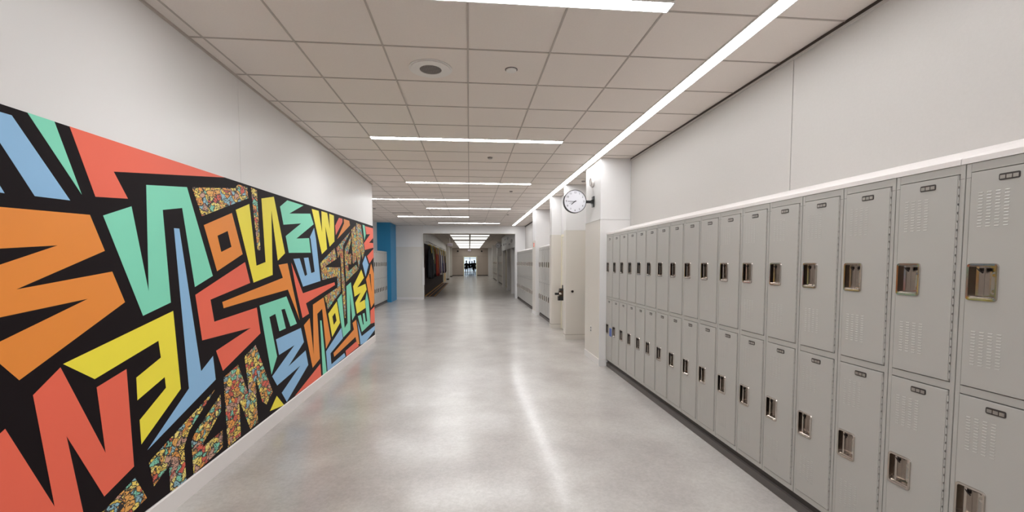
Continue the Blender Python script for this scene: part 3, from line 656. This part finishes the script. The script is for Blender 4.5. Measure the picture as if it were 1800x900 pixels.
# ---------------------------------------------------------------- far corridor contents
for k_, (y0, y1, x0) in enumerate([(19.5, 19.95, 2.06), (22.0, 22.4, 2.10), (24.6, 25.0, 2.12), (28.0, 28.5, 2.12), (34.0, 34.6, 2.16), (41.5, 42.2, 2.16), (50.2, 51.0, 2.16)]):
    column('wall_column', x0, 2.61, y0, y1, fronts=False)
for k_, (y0, y1) in enumerate([(20.0, 21.95), (22.45, 24.55), (25.05, 27.95)]):
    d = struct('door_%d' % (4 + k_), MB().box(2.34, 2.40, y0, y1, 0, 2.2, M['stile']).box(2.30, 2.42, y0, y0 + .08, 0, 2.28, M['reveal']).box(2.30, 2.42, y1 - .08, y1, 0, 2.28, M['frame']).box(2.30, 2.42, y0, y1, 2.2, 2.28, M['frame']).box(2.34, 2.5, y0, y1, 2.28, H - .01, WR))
    MB().tube([(2.33, y0 + .2, 1.0), (2.27, y0 + .2, 1.0), (2.27, y0 + .34, 1.0)], .013, M['brass']).build('lever_handle', d)
for (y0, n, nm) in ((28.6, 17, 'nearer'), (34.75, 22, 'farther')):
    for i in range(n):
        place(y0 + LW * (i + .5), 2.24, 0, 'tiny distant locker in the %s far-corridor bay, %s from the near end' % (nm, FAR[i] if i < 17 else ['eighteenth', 'nineteenth', 'twentieth', 'twenty-first', 'twenty-second'][i - 17]), 'lockers in the far corridor')
    locker_base('dark base under the %s locker bay of the far corridor' % nm, y0, y0 + n * LW, 2.24)
# white graphic with dark marks above the doors
g_ = MB().bev('x', 2.05, 2.09, 20.0, 27.9, 2.28, 3.12, .003, M['graph'])
for (cy, cz, ry, rz_, m) in ((23.5, 2.86, .55, .085, M['plastic']), (26.2, 2.62, .45, .07, M['plastic']), (21.4, 2.62, .55, .09, M['grey']), (24.9, 2.60, .4, .06, M['grey']), (25.3, 2.88, .5, .04, M['grey']), (22.6, 2.50, .5, .05, M['grey'])):
    pts = [(cy + ry * math.cos(a / 12 * math.pi), cz + rz_ * math.sin(a / 12 * math.pi)) for a in range(24)]
    g_.prism(pts, 'x', 2.0485, 2.0505, m)
tag(g_.build('wall_graphic'), 'long white wall graphic with grey and black blotches above far right doors', 'wall graphic')
# signs
s = thing('hanging_sign', 'blank pale sign hanging from ceiling past the garments', 'sign', (-1.25, 29.0, 2.73))
MB().bev('y', -.03, .03, -.17, .17, -.10, .10, .01, M['exit_red']).build('sign_box', s)
MB().box(-.02, .02, -.012, .012, .10, H - 2.735, M['lampbody']).build('stem', s)
s = thing('exit_sign', 'small pale sign box above the far doorway', 'sign', (.02, 50.85, 2.93))
MB().bev('y', -.04, .04, -.19, .19, -.11, .11, .01, M['exit_red']).build('sign_box', s)
MB().box(-.03, .03, -.02, .02, .11, H - 2.932, M['lampbody']).build('stem', s)
for x, lab in ((-1.30, 'left'), (1.42, 'right')):
    tag(MB().cyl((0, 0), 'y', .10, -.12, 0, M['plastic'], 20, .07).build('wall_horn', None, (x, IY - .001, 2.82)), 'small black device high on far end wall, %s of the doorway' % lab, 'alarm')

# garments hanging along the left wall of the far corridor
bb = thing('backdrop_board', 'dark maroon backdrop behind the hanging gowns with orange edging', 'backdrop', (IX0, 20.4, 0))
MB().box(.002, .03, 0, 14.0, .02, 2.45, M['maroon']).build('board', bb)
MB().box(.03, .045, 0, 14.0, .03, .07, M['tape']).build('edge_rail', bb)
mt = thing('floor_gloss', 'dark painted floor reflection of the gown backdrop with orange stripe', 'mat', (IX0 + .05, 20.6, 0))
MB().box(0, .42, 0, 13.2, .001, .008, M['maroon']).build('mat', mt)  # thin sheet coloured as the backdrop's dark red reflection in the floor
MB().box(.36, .39, 0.02, 13.18, .008, .0095, M['tape']).box(.12, .15, 0.02, 13.18, .008, .0095, M['tape']).build('stripe', mt)
rail = thing('garment_rail', 'long wall rail carrying the row of gowns', 'rail', (IX0, 20.5, 2.52))
MB().tube([(.2, 0, 0), (.2, 14.2, 0)], .014, M['steel'], 10).build('bar', rail)
bk = MB()
for y in (0.1, 4.8, 9.5, 14.1): bk.tube([(.001, y, 0), (.2, y, 0)], .01, M['steel'])
bk.build('wall_bracket', rail)
gcols = [('black', (18, 18, 24)), ('black', (16, 20, 26)), ('dark grey with pale sash', (92, 98, 100)), ('black', (14, 12, 14)), ('bright red', (190, 44, 28)), ('red and rust', (190, 90, 40)), ('maroon', (120, 26, 30)),
         ('purple', (128, 96, 136)), ('black', (14, 12, 14)), ('pale grey', (236, 226, 226)), ('navy', (50, 54, 110)), ('black', (16, 14, 14)), ('mauve', (200, 178, 196)), ('black', (14, 12, 14)), ('maroon', (60, 18, 18)), ('black', (14, 12, 14))]
YEL = mat('yellow_satin', rgb(240, 208, 96), .5); PALE = mat('pale_satin', rgb(226, 232, 222), .5)
seen = {}
for i, (nm, c) in enumerate(gcols):
    y = 20.95 + i * .86; m = mat('gown_cloth_%d' % i, rgb(*c), .75)
    seen[nm] = seen.get(nm, 0) + 1
    lab = '%s gown on the far corridor rail, %s from its near end' % (nm, FAR[i])
    t = thing('hanging_gown', lab, 'gown', (IX0 + .2, y, 2.482), 0, 'gowns on the corridor rail')
    L_ = 1.50 + .10 * math.sin(i * 2.3)
    nu, nv = 22, 10; vv = []; ff = []
    for r_ in range(nv + 1):
        tt = r_ / nv; z = -.10 - tt * L_
        wy = .10 + (.19 + .04 * math.sin(i)) * min(1, tt * 5) + .05 * tt; wx = .03 + .05 * min(1, tt * 4) + .035 * tt
        for a in range(nu):
            an = 2 * math.pi * a / nu; fold = 1 + .16 * tt * math.sin(an * 6 + i)
            vv.append((math.sin(an) * wx * fold, math.cos(an) * wy * fold, z))
    for r_ in range(nv):
        for a in range(nu): ff.append((r_ * nu + a, r_ * nu + (a + 1) % nu, (r_ + 1) * nu + (a + 1) % nu, (r_ + 1) * nu + a))
    ff.append(tuple(range(nu))); ff.append(tuple(range((nv + 1) * nu - 1, nv * nu - 1, -1)))
    MB().add(vv, ff, m, True).build('gown', t)
    hk = MB().tube([(0, 0, -.08), (0, 0, -.02), (.0, .018, .008), (0, .0, .018), (0, -.016, .004)], .004, M['steel'], 6).tube([(0, -.18, -.14), (0, 0, -.08), (0, .18, -.14)], .006, M['steel'], 6)
    hk.build('hanger', t)
    st = MB(); sc = YEL if i % 3 != 1 else PALE
    ln = .34 + .5 * (i % 4 == 2) + .3 * (i % 5 == 1)
    for sg in (-1, 1):
        st.add([(.065, sg * .02, -.07), (.075, sg * .13, -.08), (.115, sg * .12, -.1 - ln), (.112, sg * .03, -.13 - ln), (.055, sg * .02, -.07), (.06, sg * .11, -.08), (.10, sg * .10, -.1 - ln), (.10, sg * .03, -.13 - ln)],
               [(0, 1, 2, 3), (7, 6, 5, 4), (0, 4, 5, 1), (1, 5, 6, 2), (2, 6, 7, 3), (3, 7, 4, 0)], sc)
    st.box(-.05, .07, -.11, .11, -.10, -.07, sc)
    st.build('stole', t)
# wooden door past the gowns
d = struct('door_7', MB().box(IX0 + .001, IX0 + .05, 35.2, 36.9, 0, 2.3, M['tape']).box(IX0 + .001, IX0 + .09, 35.0, 35.2, 0, 2.4, M['frame']).box(IX0 + .001, IX0 + .09, 36.9, 37.1, 0, 2.4, M['frame']).box(IX0 + .001, IX0 + .09, 35.2, 36.9, 2.3, 2.4, M['frame']))
MB().box(IX0 + .05, IX0 + .14, 36.5, 36.75, .9, 1.1, M['plastic']).build('lock_set', d)
for y in (40.0, 47.5): struct('trim_6' if y < 45 else 'trim_7', MB().box(IX0, IX0 + .22, y, y + .25, 0, H, M['cream']).box(IX0, IX0 + .23, y, y + .26, 0, .1, M['stile']))

# ---------------------------------------------------------------- people by the far doorway
def person(label, x, y, rz, top, legs, arm, hgt=1.72, stride=.1):
    t = thing('person', label, 'person', (x, y, 0), rz, 'people beyond the far doorway')
    k = hgt / 1.75
    J = {'pel': (0, 0, .95, .14, .10), 'waist': (0, 0, 1.10, .125, .09), 'chest': (0, .01, 1.33, .155, .10), 'neck': (0, 0, 1.47, .055, .055), 'head0': (0, -.01, 1.56, .07, .075), 'head1': (0, -.01, 1.68, .075, .085),
         'hl': (.09, 0, .90, .09, .09), 'kl': (.10, -stride, .50, .058, .058), 'al': (.10, stride * .4, .09, .04, .04), 'tl': (.10, stride * .4 - .16, .03, .035, .025),
         'hr': (-.09, 0, .90, .09, .09), 'kr': (-.10, stride * .3, .50, .058, .058), 'ar': (-.10, stride, .09, .04, .04), 'tr': (-.10, stride - .16, .03, .035, .025),
         'sl': (.19, 0, 1.40, .058, .058), 'el': (.25, .02, 1.13, .042, .042), 'wl': (.24, -arm, .90 + arm * .4, .03, .03), 'fl': (.24, -arm - .04, .80 + arm * .5, .022, .03),
         'sr': (-.19, 0, 1.40, .058, .058), 'er': (-.25, .02, 1.13, .042, .042), 'wr': (-.24, -arm * .4, .88, .03, .03), 'fr': (-.24, -arm * .4 - .03, .79, .022, .03)}
    Ed = [('pel', 'waist'), ('waist', 'chest'), ('chest', 'neck'), ('neck', 'head0'), ('head0', 'head1'), ('pel', 'hl'), ('hl', 'kl'), ('kl', 'al'), ('al', 'tl'), ('pel', 'hr'), ('hr', 'kr'), ('kr', 'ar'), ('ar', 'tr'),
          ('chest', 'sl'), ('sl', 'el'), ('el', 'wl'), ('wl', 'fl'), ('chest', 'sr'), ('sr', 'er'), ('er', 'wr'), ('wr', 'fr')]
    names = list(J); me = bpy.data.meshes.new('body')
    me.from_pydata([tuple(c * k for c in J[n][:3]) for n in names], [(names.index(a), names.index(b)) for a, b in Ed], [])
    o = bpy.data.objects.new('body', me); C.objects.link(o); o.parent = t
    o.modifiers.new('skin', 'SKIN'); sub = o.modifiers.new('sub', 'SUBSURF'); sub.levels = 1; sub.render_levels = 2
    for i, n in enumerate(names):
        sv = me.skin_vertices[0].data[i]; sv.radius = (J[n][3] * k, J[n][4] * k); sv.use_root = (n == 'pel')
    m1 = mat('person_cloth_%s' % label[:12], rgb(*legs), .8); me.materials.append(m1)
    # jacket and trousers over the body, skin-toned head and hair
    def lathe(rows, m, seg=20):
        vv = []; ff = []
        for (z, rx, ry, cy) in rows:
            for a in range(seg): vv.append((math.cos(2 * math.pi * a / seg) * rx * k, (cy + math.sin(2 * math.pi * a / seg) * ry) * k, z * k))
        for r_ in range(len(rows) - 1):
            for a in range(seg): ff.append((r_ * seg + a, r_ * seg + (a + 1) % seg, (r_ + 1) * seg + (a + 1) % seg, (r_ + 1) * seg + a))
        ff += [tuple(range(seg)), tuple(range(len(vv) - 1, len(vv) - seg - 1, -1))]
        return MB().add(vv, ff, m, True)
    lathe([(.78, .20, .15, 0), (.95, .20, .145, 0), (1.12, .17, .125, 0), (1.35, .215, .135, 0), (1.44, .17, .10, 0), (1.48, .07, .07, 0)], mat('jacket_%s' % label[:14], rgb(*top), .8)).build('jacket', t)
    hm = lathe([(1.50, .045, .05, -.01), (1.54, .06, .08, -.015), (1.60, .076, .097, -.015), (1.66, .08, .10, -.01), (1.72, .07, .085, -.005), (1.755, .03, .04, 0)], M['skin'])
    hm = hm.prism([(-.108 * k, 1.645 * k), (-.098 * k, 1.665 * k), (-.128 * k, 1.612 * k), (-.098 * k, 1.608 * k)], 'x', -.012 * k, .012 * k, M['skin'])
    for sg in (-1, 1):
        hm.cyl((0, 1.63 * k), 'x', .03 * k, sg * .074 * k, sg * .086 * k, M['skin'], 12, .022 * k)
        hm.box(sg * .03 * k - .012, sg * .03 * k + .012, -.108 * k, -.096 * k, 1.648 * k, 1.658 * k, M['hair'])
    hm.box(-.022, .022, -.110 * k, -.095 * k, 1.580 * k, 1.587 * k, M['red'])
    hm.build('head', t)
    for sg, nm_ in ((1, 'fl'), (-1, 'fr')):
        hx, hy, hz = (c * k for c in J[nm_][:3]); hb = MB()
        hb.box(hx - .013, hx + .013, hy - .04, hy + .04, hz - .055, hz + .03, M['skin'])
        for q, ln in enumerate((.062, .074, .07, .055)):
            y_ = hy - .030 + q * .020
            hb.tube([(hx, y_, hz - .05), (hx - sg * .004, y_, hz - .05 - ln * .5), (hx - sg * .016, y_, hz - .05 - ln)], .0085, M['skin'], 8)
        hb.tube([(hx, hy - .036, hz - .005), (hx - sg * .012, hy - .060, hz - .035), (hx - sg * .016, hy - .062, hz - .065)], .010, M['skin'], 8)
        hb.build('hand', t)
    lathe([(1.56, .074, .055, .05), (1.63, .086, .085, .03), (1.70, .086, .10, .008), (1.755, .066, .08, .005), (1.785, .02, .03, 0)], M['hair']).build('hair', t)
    return t
person('person in black coat standing at left inside the far doorway', -.34, 52.6, .3, (14, 14, 16), (16, 16, 20), .08, 1.74)
person('person in black jacket standing at right inside the far doorway', .60, 52.4, -.4, (12, 13, 14), (20, 20, 22), .06, 1.78)
person('person in dark teal top between two others beyond far doorway, left of centre', .02, 61.5, .0, (22, 34, 38), (18, 18, 24), .20, 1.66)
person('person in dark grey top farthest beyond the doorway, right of centre', .40, 64.5, .2, (26, 30, 36), (28, 30, 36), .15, 1.70)
